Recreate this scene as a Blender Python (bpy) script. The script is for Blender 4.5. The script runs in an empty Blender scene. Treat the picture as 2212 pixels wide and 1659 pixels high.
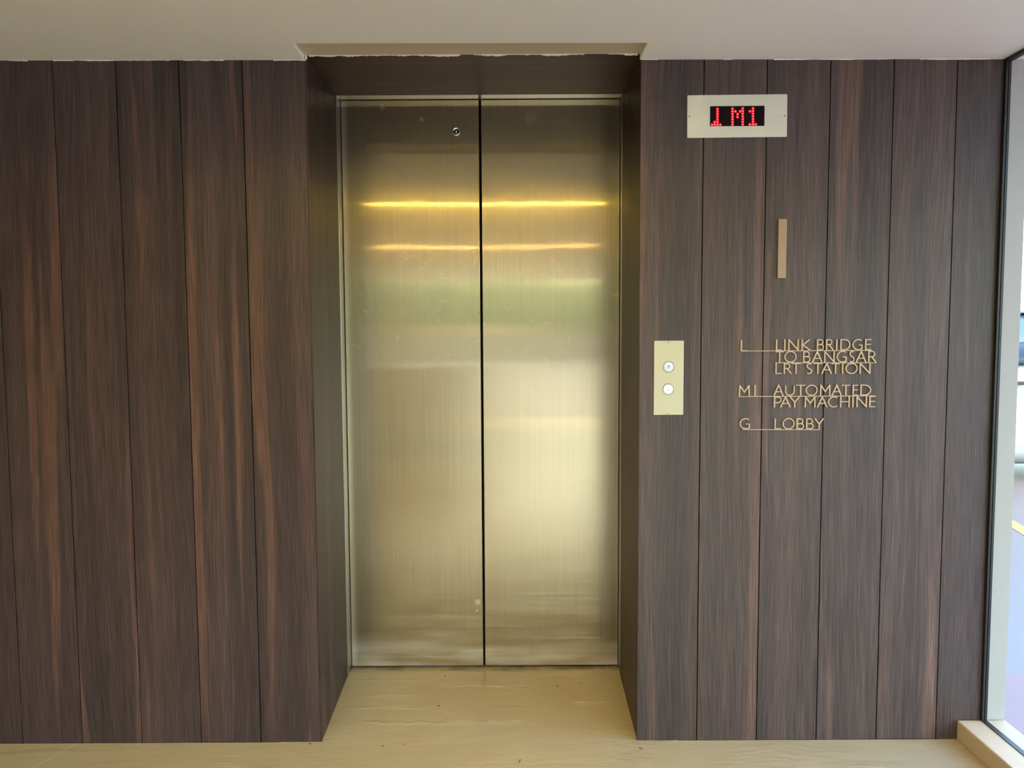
import bpy, bmesh, math, random
from mathutils import Vector, Matrix

S = bpy.context.scene
COL = S.collection
rnd = random.Random(7)

# ------------------------------------------------------------------ camera
FPX = 1640.13
cam_data = bpy.data.cameras.new('camera')
cam_data.sensor_fit = 'HORIZONTAL'
cam_data.sensor_width = 36.0
cam_data.lens = FPX / 2212 * 36.0
cam_data.clip_start = 0.05
cam_data.clip_end = 300
cam = bpy.data.objects.new('camera', cam_data)
COL.objects.link(cam)
yaw, pitch, roll = -0.00111, -0.06717, -0.00535
fwd = Vector((math.cos(pitch) * math.sin(yaw), math.cos(pitch) * math.cos(yaw), math.sin(pitch)))
rt = Vector((math.cos(yaw), -math.sin(yaw), 0))
upv = rt.cross(fwd)
R_ = math.cos(roll) * rt + math.sin(roll) * upv
U_ = -math.sin(roll) * rt + math.cos(roll) * upv
M = Matrix((R_, U_, -fwd)).transposed().to_4x4()
M.translation = Vector((0, -2.33556, 1.29689))
cam.matrix_world = M
S.camera = cam

# ------------------------------------------------------------------ sky, sun, exposure
world = bpy.data.worlds.new('daylight_sky')
S.world = world
world.use_nodes = True
wn = world.node_tree
wn.nodes.clear()
out = wn.nodes.new('ShaderNodeOutputWorld')
bg = wn.nodes.new('ShaderNodeBackground')
sky = wn.nodes.new('ShaderNodeTexSky')
sky.sky_type = 'NISHITA'
sky.sun_disc = False
sky.sun_elevation = math.radians(52)
sky.sun_rotation = math.radians(215)
sky.air_density = 1.4
sky.dust_density = 3.0
SKY = 0.78
bg.inputs['Strength'].default_value = SKY
wn.links.new(sky.outputs[0], bg.inputs['Color'])
wn.links.new(bg.outputs[0], out.inputs['Surface'])

sun_d = bpy.data.lights.new('sun', 'SUN')
sun_d.energy = 2.6
sun_d.angle = math.radians(2)
sun_d.color = (1.0, 0.95, 0.87)
sun = bpy.data.objects.new('sun', sun_d)
COL.objects.link(sun)
sun.rotation_euler = Vector((0.42, 0.55, -0.75)).to_track_quat('-Z', 'Y').to_euler()
sun.location = (-6, -8, 12)

S.view_settings.view_transform = 'Standard'
S.view_settings.look = 'None'
S.view_settings.gamma = 1.0
S.view_settings.use_curve_mapping = False
S.view_settings.exposure = 1.52
S.cycles.max_bounces = 10
S.cycles.diffuse_bounces = 6
S.cycles.glossy_bounces = 6
S.cycles.sample_clamp_indirect = 60.0
LAMP = 140.0


# ------------------------------------------------------------------ helpers
def tag(o, label=None, cat=None, group=None, kind=None):
    if label: o['label'] = label
    if cat: o['category'] = cat
    if group: o['group'] = group
    if kind: o['kind'] = kind
    return o


def empty(name, loc):
    o = bpy.data.objects.new(name, None)
    o.location = loc
    o.empty_display_size = 0.05
    COL.objects.link(o)
    return o


class MB:
    """collects shapes and links them as ONE mesh object; world coordinates"""
    def __init__(s):
        s.bm = bmesh.new()

    def face(s, pts, mi=0):
        f = s.bm.faces.new([s.bm.verts.new(p) for p in pts])
        f.material_index = mi
        return f

    def box(s, x0, x1, y0, y1, z0, z1, mi=0, bevel=0.0, fz=None, fx=None):
        vs = {}
        for i, x in enumerate((x0, x1)):
            for j, y in enumerate((y0, y1)):
                for k, z in enumerate((z0, z1)):
                    p = [x, y, z]
                    if fz: p[2] = fz(x, y, k, z)
                    if fx: p[0] = fx(i, y, z, x)
                    vs[i, j, k] = s.bm.verts.new(p)
        fs = []
        for q in (((0,0,0),(0,0,1),(0,1,1),(0,1,0)), ((1,0,0),(1,1,0),(1,1,1),(1,0,1)),
                  ((0,0,0),(1,0,0),(1,0,1),(0,0,1)), ((0,1,0),(0,1,1),(1,1,1),(1,1,0)),
                  ((0,0,0),(0,1,0),(1,1,0),(1,0,0)), ((0,0,1),(1,0,1),(1,1,1),(0,1,1))):
            f = s.bm.faces.new([vs[i] for i in q])
            f.material_index = mi
            fs.append(f)
        if bevel:
            es = list({e for f in fs for e in f.edges})
            r = bmesh.ops.bevel(s.bm, geom=es, offset=bevel, segments=2, affect='EDGES', profile=0.5)
            for f in r['faces']: f.material_index = mi
        return s

    def prism(s, poly, y0, y1, mi=0):
        """poly in (x,z), counter clockwise seen from -y; extruded from y0 (back) to y1 (front, towards -y)"""
        n = len(poly)
        a = [s.bm.verts.new((p[0], y0, p[1])) for p in poly]
        b = [s.bm.verts.new((p[0], y1, p[1])) for p in poly]
        f = s.bm.faces.new(b); f.material_index = mi
        f = s.bm.faces.new(a[::-1]); f.material_index = mi
        for i in range(n):
            j = (i + 1) % n
            f = s.bm.faces.new((a[i], a[j], b[j], b[i])); f.material_index = mi
        return s

    def lathe_y(s, cx, cz, prof, seg=32, mi=0):
        """profile of (radius, y) turned about the y axis through cx, cz"""
        rings = []
        for r, y in prof:
            if r < 1e-6:
                rings.append([s.bm.verts.new((cx, y, cz))])
            else:
                rings.append([s.bm.verts.new((cx + r * math.cos(2 * math.pi * k / seg), y, cz + r * math.sin(2 * math.pi * k / seg))) for k in range(seg)])
        for a, b in zip(rings, rings[1:]):
            for k in range(seg):
                k2 = (k + 1) % seg
                va = [a[0]] if len(a) == 1 else [a[k], a[k2]]
                vb = [b[0]] if len(b) == 1 else [b[k2], b[k]]
                if len(va) + len(vb) > 2:
                    f = s.bm.faces.new(va + vb); f.material_index = mi; f.smooth = True
        return s

    def ribbon(s, pts, w0, y0, y1, closed=False, mi=0):
        """stroke of width w0 along pts (x,z) extruded in y"""
        n = len(pts)
        L, Rr = [], []
        for i in range(n):
            p = Vector(pts[i])
            if closed:
                a, b = Vector(pts[i - 1]), Vector(pts[(i + 1) % n])
            else:
                a = Vector(pts[i - 1]) if i > 0 else None
                b = Vector(pts[i + 1]) if i < n - 1 else None
            d1 = (p - a).normalized() if a is not None else None
            d2 = (b - p).normalized() if b is not None else None
            if d1 is None: d1 = d2
            if d2 is None: d2 = d1
            n1, n2 = Vector((-d1.y, d1.x)), Vector((-d2.y, d2.x))
            m = (n1 + n2)
            m = m.normalized() if m.length > 1e-6 else n1
            k = 1.0 / max(0.3, m.dot(n1))
            L.append(p + m * (w0 / 2 * k)); Rr.append(p - m * (w0 / 2 * k))
        def ring(i):
            return [s.bm.verts.new((p[0], y, p[1])) for p, y in ((Rr[i], y0), (L[i], y0), (L[i], y1), (Rr[i], y1))]
        rings = [ring(i) for i in range(n)]
        for i in range(n if closed else n - 1):
            p, q = rings[i], rings[(i + 1) % n]
            for k in range(4):
                f = s.bm.faces.new((p[k], p[(k + 1) % 4], q[(k + 1) % 4], q[k])); f.material_index = mi
        if not closed:
            s.bm.faces.new(rings[0]).material_index = mi
            s.bm.faces.new(rings[-1][::-1]).material_index = mi
        return s

    def build(s, name, mats, parent=None, loc=None, smooth=False, weld=True):
        if weld: bmesh.ops.remove_doubles(s.bm, verts=s.bm.verts, dist=1e-6)
        bmesh.ops.recalc_face_normals(s.bm, faces=s.bm.faces)
        if parent is not None:
            org = parent.matrix_basis.translation.copy()
            p = parent
            while p.parent is not None:
                p = p.parent
                org += p.matrix_basis.translation
        elif loc is not None:
            org = Vector(loc)
        else:
            org = Vector((0, 0, 0))
        bmesh.ops.translate(s.bm, verts=s.bm.verts, vec=-org)
        me = bpy.data.meshes.new(name)
        s.bm.to_mesh(me); s.bm.free()
        if not isinstance(mats, (list, tuple)): mats = [mats]
        for m in mats: me.materials.append(m)
        if smooth:
            for p in me.polygons: p.use_smooth = True
        o = bpy.data.objects.new(name, me)
        COL.objects.link(o)
        if parent is not None:
            o.parent = parent
        else:
            o.location = org
        return o


# ------------------------------------------------------------------ materials
class NT:
    def __init__(s, name):
        s.m = bpy.data.materials.new(name)
        s.m.use_nodes = True
        s.t = s.m.node_tree
        s.b = s.t.nodes['Principled BSDF']

    def n(s, typ, **kw):
        x = s.t.nodes.new(typ)
        for k, v in kw.items():
            if k.startswith('_'):
                setattr(x, k[1:], v)
            else:
                x.inputs[k.replace('__', ' ')].default_value = v
        return x

    def l(s, a, b):
        s.t.links.new(a, b)

    def math(s, op, a, b=None, c=None):
        x = s.t.nodes.new('ShaderNodeMath'); x.operation = op
        for i, v in enumerate((a, b, c)):
            if v is None: continue
            if isinstance(v, (int, float)): x.inputs[i].default_value = v
            else: s.l(v, x.inputs[i])
        return x.outputs[0]

    def comb(s, x, y, z):
        c = s.t.nodes.new('ShaderNodeCombineXYZ')
        for i, v in enumerate((x, y, z)):
            if isinstance(v, (int, float)): c.inputs[i].default_value = v
            else: s.l(v, c.inputs[i])
        return c.outputs[0]

    def noise(s, vec, scale=1.0, detail=2.0, rough=0.5, dist=0.0):
        x = s.t.nodes.new('ShaderNodeTexNoise')
        x.inputs['Scale'].default_value = scale
        x.inputs['Detail'].default_value = detail
        x.inputs['Roughness'].default_value = rough
        x.inputs['Distortion'].default_value = dist
        s.l(vec, x.inputs['Vector'])
        return x.outputs['Fac']

    def ramp(s, fac, stops):
        x = s.t.nodes.new('ShaderNodeValToRGB')
        e = x.color_ramp.elements
        while len(e) < len(stops): e.new(0.5)
        for el, (p, c) in zip(e, stops):
            el.position = p
            el.color = (*c, 1) if len(c) == 3 else c
        s.l(fac, x.inputs[0])
        return x.outputs[0]

    def smooth(s, fac, a, b):
        x = s.t.nodes.new('ShaderNodeMapRange')
        x.interpolation_type = 'SMOOTHSTEP'
        x.inputs['From Min'].default_value = a
        x.inputs['From Max'].default_value = b
        s.l(fac, x.inputs['Value'])
        return x.outputs[0]

    def mix(s, fac, a, b, mode='MIX'):
        x = s.t.nodes.new('ShaderNodeMix'); x.data_type = 'RGBA'; x.blend_type = mode
        for sock, v in ((x.inputs[0], fac), (x.inputs[6], a), (x.inputs[7], b)):
            if isinstance(v, (int, float)): sock.default_value = v
            elif isinstance(v, tuple): sock.default_value = (*v, 1)
            else: s.l(v, sock)
        return x.outputs[2]

    def pos(s):
        g = s.t.nodes.new('ShaderNodeNewGeometry')
        x = s.t.nodes.new('ShaderNodeSeparateXYZ')
        s.l(g.outputs['Position'], x.inputs[0])
        return x.outputs

    def bump(s, h, strength, dist):
        b = s.t.nodes.new('ShaderNodeBump')
        b.inputs['Strength'].default_value = strength
        b.inputs['Distance'].default_value = dist
        s.l(h, b.inputs['Height'])
        s.l(b.outputs[0], s.b.inputs['Normal'])


def plain(name, col, rough=0.5, metal=0.0, spec=0.5, var=0.0, scale=20.0, emit=None, estr=0.0):
    k = NT(name)
    k.b.inputs['Base Color'].default_value = (*col, 1)
    k.b.inputs['Roughness'].default_value = rough
    k.b.inputs['Metallic'].default_value = metal
    k.b.inputs['Specular IOR Level'].default_value = spec
    if var:
        p = k.pos()
        f = k.noise(k.comb(p[0], p[1], p[2]), scale, 4.0, 0.6)
        k.l(k.mix(f, tuple(c * (1 - var) for c in col), tuple(min(1, c * (1 + var)) for c in col)), k.b.inputs['Base Color'])
    if emit:
        k.b.inputs['Emission Color'].default_value = (*emit, 1)
        k.b.inputs['Emission Strength'].default_value = estr
    return k.m


def wood(name, across, along, o=0.0, w=0.19, gain=0.86, rough=0.42, tint=(1, 1, 1), seed=0.0, spec=0.45):
    """dark stained laminate: broad soft streaks, fine pores, different on each board"""
    k = NT(name)
    P = k.pos()
    def axis(sp):
        if isinstance(sp, int): return P[sp]
        return k.math('ADD', P[sp[0]], P[sp[1]])
    a, l = axis(across), axis(along)
    idn = k.math('FLOOR', k.math('DIVIDE', k.math('SUBTRACT', a, o), w))
    wh = k.t.nodes.new('ShaderNodeTexWhiteNoise'); wh.noise_dimensions = '1D'
    k.l(k.math('ADD', idn, seed + 0.37), wh.inputs['W'])
    r = wh.outputs['Value']
    r50 = k.math('MULTIPLY', r, 53.0)
    # slow drift makes the grain lean and run in long cathedrals
    drift = k.noise(k.comb(k.math('MULTIPLY', a, 3.0), k.math('ADD', k.math('MULTIPLY', l, 0.75), r50), r50), 1.0, 1.0)
    aw = k.math('ADD', a, k.math('MULTIPLY', k.math('SUBTRACT', drift, 0.5), 0.085))
    broad = k.noise(k.comb(k.math('MULTIPLY', aw, 15.0), k.math('ADD', k.math('MULTIPLY', l, 0.25), r50), r50), 1.0, 2.0, 0.5)
    streak = k.noise(k.comb(k.math('MULTIPLY', aw, 24.0), k.math('ADD', k.math('MULTIPLY', l, 0.55), r50), k.math('ADD', r50, 17.0)), 1.0, 1.5, 0.5)
    mid = k.noise(k.comb(k.math('MULTIPLY', aw, 85.0), k.math('ADD', k.math('MULTIPLY', l, 0.9), r50), r50), 1.0, 3.0, 0.6)
    fine = k.noise(k.comb(k.math('MULTIPLY', aw, 560.0), k.math('ADD', k.math('MULTIPLY', l, 7.0), r50), r50), 1.0, 2.0, 0.6)
    g = tuple(gain * t for t in tint)
    def c(*v): return tuple(x * y for x, y in zip(v, g))
    base = k.ramp(broad, [(0.30, c(0.046, 0.0355, 0.037)), (0.5, c(0.065, 0.048, 0.048)), (0.70, c(0.090, 0.062, 0.059))])
    base = k.mix(k.math('MULTIPLY', k.smooth(streak, 0.55, 0.70), 0.85), base, c(0.138, 0.084, 0.070))
    midc = k.ramp(mid, [(0.30, (0.86, 0.85, 0.86)), (0.5, (1, 1, 1)), (0.72, (1.14, 1.12, 1.10))])
    finec = k.ramp(fine, [(0.30, (0.52, 0.52, 0.53)), (0.5, (0.98, 0.98, 0.98)), (0.72, (1.75, 1.72, 1.70))])
    col = k.mix(1.0, k.mix(1.0, base, midc, 'MULTIPLY'), finec, 'MULTIPLY')
    bt = k.t.nodes.new('ShaderNodeMath'); bt.operation = 'MULTIPLY_ADD'
    k.l(r, bt.inputs[0]); bt.inputs[1].default_value = 0.16; bt.inputs[2].default_value = 0.92
    bc = k.comb(bt.outputs[0], bt.outputs[0], bt.outputs[0])
    k.l(k.mix(1.0, col, bc, 'MULTIPLY'), k.b.inputs['Base Color'])
    k.b.inputs['Roughness'].default_value = rough
    k.b.inputs['Specular IOR Level'].default_value = spec
    k.bump(fine, 0.2, 0.0006)
    return k.m


ASGN = -1.0


def brushed(name, col, across, rough=0.2, aniso=0.9, tangent=(1, 0, 0), seed=0.0, scuff=False, hair=1.0, wavy=0.0, lobe=0.0):
    """hairline-brushed plate: highlights spread along `tangent`, across the scratches"""
    k = NT(name)
    P = k.pos()
    along = 2 if across != 2 else 0
    hl = k.noise(k.comb(k.math('MULTIPLY', P[across], 330.0), k.math('ADD', k.math('MULTIPLY', P[along], 1.6), seed), 0.0), 1.0, 3.0, 0.65)
    big = k.noise(k.comb(P[0], P[1], P[2]), 3.2, 3.0, 0.55)
    c0 = tuple(x * (1 - 0.07 * hair) for x in col); c1 = tuple(min(1, x * (1 + 0.07 * hair)) for x in col)
    colr = k.mix(k.smooth(hl, 0.3, 0.7), c0, c1)
    rg = k.math('ADD', k.math('MULTIPLY', k.math('SUBTRACT', hl, 0.5), 0.06 * hair), rough)
    rg = k.math('ADD', rg, k.math('MULTIPLY', k.math('SUBTRACT', big, 0.5), 0.04))
    film = None
    if scuff:
        # pale scuffed film along the foot and the outer edges, smears at hand height
        n1 = k.noise(k.comb(k.math('MULTIPLY', P[0], 2.5), 0.0, k.math('MULTIPLY', P[2], 14.0)), 1.0, 2.0, 0.5)
        foot = k.math('MULTIPLY', k.smooth(k.math('MULTIPLY', P[2], -1.0), -0.17, -0.01), k.smooth(n1, 0.25, 0.75))
        edge = k.math('MAXIMUM', k.smooth(k.math('MULTIPLY', P[0], -1.0), 0.600, 0.622), 0.0)
        n2 = k.noise(k.comb(P[0], P[1], P[2]), 9.0, 5.0, 0.7, 1.2)
        hand = k.math('MULTIPLY', k.smooth(n2, 0.57, 0.66), k.math('MULTIPLY', k.smooth(P[2], 1.10, 1.3), k.smooth(k.math('MULTIPLY', P[2], -1.0), -1.72, -1.45)))
        n3 = k.noise(k.comb(k.math('MULTIPLY', P[0], 55.0), 0.0, k.math('MULTIPLY', P[2], 2.2)), 1.0, 2.0, 0.5)
        drip = k.math('MULTIPLY', k.smooth(n3, 0.60, 0.70), k.math('MULTIPLY', k.smooth(P[0], 0.14, 0.19), k.smooth(k.math('MULTIPLY', P[2], -1.0), -0.42, -0.30)))
        spots = None
        for sx, sz, sr, sw in ((-0.3316, 2.086, 0.010, 0.35), (-0.4763, 2.130, 0.013, 0.25), (-0.140, 0.262, 0.014, 0.5), (0.07, 2.09, 0.03, 0.10), (-0.143, 0.228, 0.005, 0.5)):
            dx = k.math('SUBTRACT', P[0], sx); dz = k.math('SUBTRACT', P[2], sz)
            dd = k.math('SQRT', k.math('ADD', k.math('MULTIPLY', dx, dx), k.math('MULTIPLY', dz, dz)))
            sp = k.math('MULTIPLY', k.smooth(k.math('MULTIPLY', dd, -1.0), -sr, -sr * 0.5), sw)
            spots = sp if spots is None else k.math('ADD', spots, sp)
        film = k.math('MINIMUM', k.math('ADD', k.math('MULTIPLY', foot, 0.85), k.math('ADD', k.math('MULTIPLY', edge, 0.14), k.math('ADD', k.math('MULTIPLY', hand, 0.10), spots))), 1.0)
        colr = k.mix(k.math('MULTIPLY', drip, 0.25), colr, tuple(x * 0.55 for x in col))
    k.l(colr, k.b.inputs['Base Color'])
    k.b.inputs['Metallic'].default_value = 1.0
    k.l(rg, k.b.inputs['Roughness'])
    k.b.inputs['Anisotropic'].default_value = aniso
    if wavy:
        wv = k.noise(k.comb(k.math('MULTIPLY', P[0], 4.0), 0.0, k.math('MULTIPLY', P[2], 1.5)), 1.0, 1.0)
        h = k.math('ADD', k.math('MULTIPLY', wv, wavy), k.math('MULTIPLY', hl, 0.00002))
        k.bump(h, 1.0, 1.0)
    else:
        k.bump(hl, 0.05, 0.0004)
    b2 = None
    if lobe:
        # hairline plate: a sharp, a middle and a wide lobe
        om = [n for n in k.t.nodes if n.type == 'OUTPUT_MATERIAL'][0]
        def lobe_bsdf(rough_, an):
            x = k.n('ShaderNodeBsdfAnisotropic')
            x.inputs['Anisotropy'].default_value = an
            k.l(colr, x.inputs['Color'])
            k.l(k.math('ADD', rg, rough_ - rough), x.inputs['Roughness'])
            if k.b.inputs['Normal'].is_linked: k.l(k.b.inputs['Normal'].links[0].from_socket, x.inputs['Normal'])
            return x
        b1 = lobe_bsdf(0.105, 0.79 * ASGN)
        b2 = [b1, lobe_bsdf(0.20, 0.47 * ASGN), lobe_bsdf(0.38, 0.30 * ASGN)]
        m1 = k.n('ShaderNodeMixShader'); m1.inputs[0].default_value = 0.55
        k.l(b2[1].outputs[0], m1.inputs[1]); k.l(b2[2].outputs[0], m1.inputs[2])
        m2 = k.n('ShaderNodeMixShader'); m2.inputs[0].default_value = 0.66
        k.l(b1.outputs[0], m2.inputs[1]); k.l(m1.outputs[0], m2.inputs[2])
        if film is not None:
            df = k.n('ShaderNodeBsdfDiffuse'); df.inputs['Color'].default_value = (0.52, 0.51, 0.45, 1)
            m3 = k.n('ShaderNodeMixShader')
            k.l(k.math('MINIMUM', film, 0.8), m3.inputs[0])
            k.l(m2.outputs[0], m3.inputs[1]); k.l(df.outputs[0], m3.inputs[2])
            m2 = m3
        k.l(m2.outputs[0], om.inputs['Surface'])
    tn = k.comb(*tangent)
    k.l(tn, k.b.inputs['Tangent'])
    for x in (b2 or []): k.l(tn, x.inputs['Tangent'])
    return k.m


MW_L = wood('dark_wood_laminate_left_dimmed', 0, 2, o=-0.8076, w=0.19, seed=3.0, gain=0.74, tint=(1.03, 0.98, 1.08))  # lower gain than the right wall paints in the left side's weaker light
MW_R = wood('dark_wood_laminate_right', 0, 2, o=0.57866, w=0.19, seed=11.0)
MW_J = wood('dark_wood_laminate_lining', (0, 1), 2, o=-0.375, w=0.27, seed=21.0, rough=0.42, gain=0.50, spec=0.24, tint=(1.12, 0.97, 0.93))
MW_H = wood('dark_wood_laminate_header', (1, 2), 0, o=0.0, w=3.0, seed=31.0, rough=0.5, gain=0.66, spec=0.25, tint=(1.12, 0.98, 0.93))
M_gap = plain('joint_shadow_gap', (0.006, 0.005, 0.005), 0.9)
M_brass = brushed('brushed_brass_door', (0.43, 0.37, 0.235), 0, rough=0.085, aniso=0.97, scuff=True, wavy=0.0008, lobe=0.24)
M_plate = brushed('brushed_brass_plate', (0.41, 0.38, 0.255), 0, rough=0.42, aniso=0.3, seed=5, hair=0.4)
M_dplate = brushed('brushed_nickel_plate', (0.68, 0.675, 0.57), 2, rough=0.42, aniso=0.3, tangent=(0, 0, 1), seed=9, hair=0.4)
M_steel = brushed('brushed_steel_frame', (0.46, 0.455, 0.42), 0, rough=0.34, aniso=0.4)
M_chrome = plain('chrome', (0.8, 0.8, 0.8), 0.12, 1.0)
M_ring = plain('button_ring_metal', (0.42, 0.42, 0.43), 0.3, 1.0)
M_screw = plain('screw_metal', (0.5, 0.46, 0.36), 0.35, 1.0)
M_black = plain('black_powder_coat', (0.012, 0.012, 0.013), 0.45)
M_dark = plain('black_void', (0.004, 0.004, 0.004), 0.9)
M_bar = plain('satin_bronze_paint', (0.31, 0.225, 0.15), 0.42, 0.35, 0.5, var=0.06, scale=60)
M_bars = plain('satin_bronze_edge', (0.10, 0.075, 0.055), 0.5, 0.3)
M_let = plain('satin_brass_letter', (0.41, 0.315, 0.215), 0.38, 0.35, 0.5, var=0.05, scale=40)
M_ceil = plain('matt_ceiling_paint', (0.85, 0.92, 0.93), 0.85, 0, 0.3, var=0.015, scale=3)
M_notch = plain('tan_notch_top', (0.60, 0.54, 0.43), 0.8, 0, 0.3, var=0.04, scale=5)
M_white = plain('white_wall_paint', (0.39, 0.375, 0.355), 0.6, 0, 0.4, var=0.03, scale=6)
M_caulk = plain('white_sealant', (0.85, 0.84, 0.80), 0.6)
M_kerb = plain('painted_concrete', (0.52, 0.42, 0.31), 0.55, 0, 0.4, var=0.08, scale=14)
M_led = plain('red_led', (0.1, 0.002, 0.002), 0.6, 0, 0.1, emit=(1.0, 0.006, 0.025), estr=0.5)
M_ledcore = plain('red_led_core', (0.1, 0.01, 0.01), 0.6, 0, 0.1, emit=(1.0, 0.20, 0.14), estr=0.5)
M_screen = plain('smoked_screen', (0.006, 0.002, 0.003), 0.3, 0, 0.12)
M_btn = plain('lit_button_cap', (0.35, 0.4, 0.45), 0.3, 0, 0.5, emit=(0.78, 0.92, 1.0), estr=0.16)
M_btn2 = plain('lit_button_cap_bright', (0.42, 0.45, 0.48), 0.3, 0, 0.5, emit=(0.88, 0.97, 1.0), estr=0.23)
M_arrow = plain('arrow_grey', (0.16, 0.17, 0.24), 0.5)
M_arrow2 = plain('arrow_pale', (0.42, 0.40, 0.50), 0.5)
M_lframe = plain('lamp_frame_white', (0.75, 0.75, 0.73), 0.5)
M_lamp = plain('warm_lamp_diffuser', (0.9, 0.8, 0.5), 0.4, emit=(1.0, 0.70, 0.13), estr=LAMP)
M_lamp2 = plain('warm_lamp_diffuser_amber', (0.9, 0.75, 0.5), 0.4, emit=(1.0, 0.66, 0.26), estr=LAMP * 0.8)


def floor_material():
    k = NT('tan_epoxy_floor')
    P = k.pos()
    n = k.noise(k.comb(P[0], P[1], 0.0), 5.0, 5.0, 0.6)
    sp = k.noise(k.comb(P[0], P[1], 0.0), 260.0, 2.0, 0.5)
    c = k.mix(n, (0.36, 0.31, 0.215), (0.42, 0.365, 0.255))
    c = k.mix(k.smooth(sp, 0.70, 0.80), c, (0.25, 0.20, 0.13))
    # a pale drag scratch left of the lift
    d = k.math('ABSOLUTE', k.math('ADD', k.math('MULTIPLY', k.math('ADD', P[0], 1.395), -2.6), k.math('SUBTRACT', P[1], 0.0)))
    m = k.math('MULTIPLY', k.smooth(k.math('MULTIPLY', d, -1.0), -0.012, -0.003), k.smooth(k.math('MULTIPLY', P[0], -1.0), 1.30, 1.39))
    c = k.mix(k.math('MULTIPLY', m, 0.35), c, (0.6, 0.53, 0.42))
    # grime line in front of the doors
    g = k.math('MULTIPLY', k.smooth(P[1], 0.495, 0.525), k.smooth(k.noise(k.comb(P[0], P[1], 0.0), 14.0, 3.0), 0.3, 0.7))
    c = k.mix(k.math('MULTIPLY', g, 0.6), c, (0.10, 0.08, 0.055))
    k.l(c, k.b.inputs['Base Color'])
    k.b.inputs['Roughness'].default_value = 0.15
    k.b.inputs['Specular IOR Level'].default_value = 0.22
    w1 = k.noise(k.comb(k.math('MULTIPLY', P[0], 3.2), k.math('MULTIPLY', P[1], 11.0), 0.0), 1.0, 2.0, 0.5, 0.8)
    w2 = k.noise(k.comb(k.math('MULTIPLY', P[0], 22.0), k.math('MULTIPLY', P[1], 60.0), 0.0), 1.0, 2.0, 0.5)
    patch = k.smooth(k.noise(k.comb(P[0], P[1], 0.0), 4.0, 2.0), 0.42, 0.62)
    w3 = k.noise(k.comb(k.math('MULTIPLY', P[0], 90.0), k.math('MULTIPLY', P[1], 140.0), 0.0), 1.0, 2.0, 0.5)
    h = k.math('ADD', k.math('MULTIPLY', w1, 0.0045), k.math('ADD', k.math('MULTIPLY', k.math('MULTIPLY', w2, patch), 0.0024), k.math('MULTIPLY', w3, 0.00045)))
    # trowel ridges in the coating
    wob = k.noise(k.comb(k.math('MULTIPLY', P[0], 9.0), 3.0, 0.0), 1.0, 2.0)
    for (yy, x0, x1, amp) in ((0.118, -0.50, 0.02, 0.0022), (0.43, -0.58, -0.32, 0.0018), (0.30, -0.56, -0.36, 0.0016), (0.22, -0.57, -0.30, 0.0022), (0.25, 0.22, 0.36, 0.0014), (0.37, -0.25, 0.10, 0.0010), (0.45, 0.10, 0.34, 0.0008)):
        dy = k.math('SUBTRACT', P[1], k.math('ADD', k.math('MULTIPLY', k.math('SUBTRACT', wob, 0.5), 0.07), yy))
        rid = k.math('MULTIPLY', k.smooth(k.math('MULTIPLY', k.math('ABSOLUTE', dy), -1.0), -0.016, 0.0), k.math('MULTIPLY', k.smooth(P[0], x0 - 0.05, x0 + 0.05), k.smooth(k.math('MULTIPLY', P[0], -1.0), -x1 - 0.05, -x1 + 0.05)))
        h = k.math('ADD', h, k.math('MULTIPLY', rid, amp))
    k.bump(h, 1.0, 1.0)
    return k.m


def carpark_material():
    k = NT('carpark_floor_coating')
    P = k.pos()
    n = k.noise(k.comb(P[0], P[1], 0.0), 4.0, 5.0, 0.65)
    n2 = k.noise(k.comb(P[0], P[1], 0.0), 60.0, 3.0, 0.6)
    grey = k.mix(n, (0.13, 0.10, 0.097), (0.16, 0.125, 0.12))
    pink = k.mix(n, (0.185, 0.082, 0.088), (0.22, 0.10, 0.108))
    pink = k.mix(k.smooth(n2, 0.66, 0.74), pink, (0.30, 0.2, 0.2))
    c = k.mix(k.smooth(P[1], 0.455, 0.465), pink, grey)
    k.l(c, k.b.inputs['Base Color'])
    k.b.inputs['Roughness'].default_value = 0.4
    k.bump(n2, 0.2, 0.002)
    return k.m


M_floor = floor_material()
M_park = carpark_material()
M_drive = plain('driveway_concrete', (0.145, 0.15, 0.145), 0.8, var=0.25, scale=1.5)
M_orange = plain('orange_line_paint', (0.42, 0.20, 0.06), 0.5, var=0.05)
M_brown = plain('dark_brown_wall', (0.13, 0.10, 0.08), 0.6, var=0.05, scale=3)
M_tan = plain('tan_wall_paint', (0.50, 0.42, 0.31), 0.7, var=0.05, scale=3)
M_garden = plain('garden_wall_render', (0.33, 0.28, 0.22), 0.85, var=0.15, scale=2)
M_dimmer = plain('pale_dimmer_render', (0.50, 0.49, 0.43), 0.8, var=0.06)
M_leaf = plain('hedge_leaves', (0.20, 0.25, 0.11), 0.6, var=0.4, scale=2.5)


def glass_material():
    k = NT('clear_glass')
    k.t.nodes.remove(k.b)
    o = [n for n in k.t.nodes if n.type == 'OUTPUT_MATERIAL'][0]
    tr = k.n('ShaderNodeBsdfTransparent'); tr.inputs[0].default_value = (0.93, 0.97, 0.96, 1)
    gl = k.n('ShaderNodeBsdfGlossy'); gl.inputs['Roughness'].default_value = 0.02
    fr = k.n('ShaderNodeFresnel')
    ge = k.n('ShaderNodeNewGeometry')
    # the same reflectance on entering and leaving the thin pane
    k.l(k.math('MULTIPLY_ADD', ge.outputs['Backfacing'], 1 / 1.12 - 1.12, 1.12), fr.inputs['IOR'])
    mx = k.n('ShaderNodeMixShader')
    k.l(fr.outputs[0], mx.inputs[0]); k.l(tr.outputs[0], mx.inputs[1]); k.l(gl.outputs[0], mx.inputs[2])
    k.l(mx.outputs[0], o.inputs['Surface'])
    return k.m


M_glass = glass_material()

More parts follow.
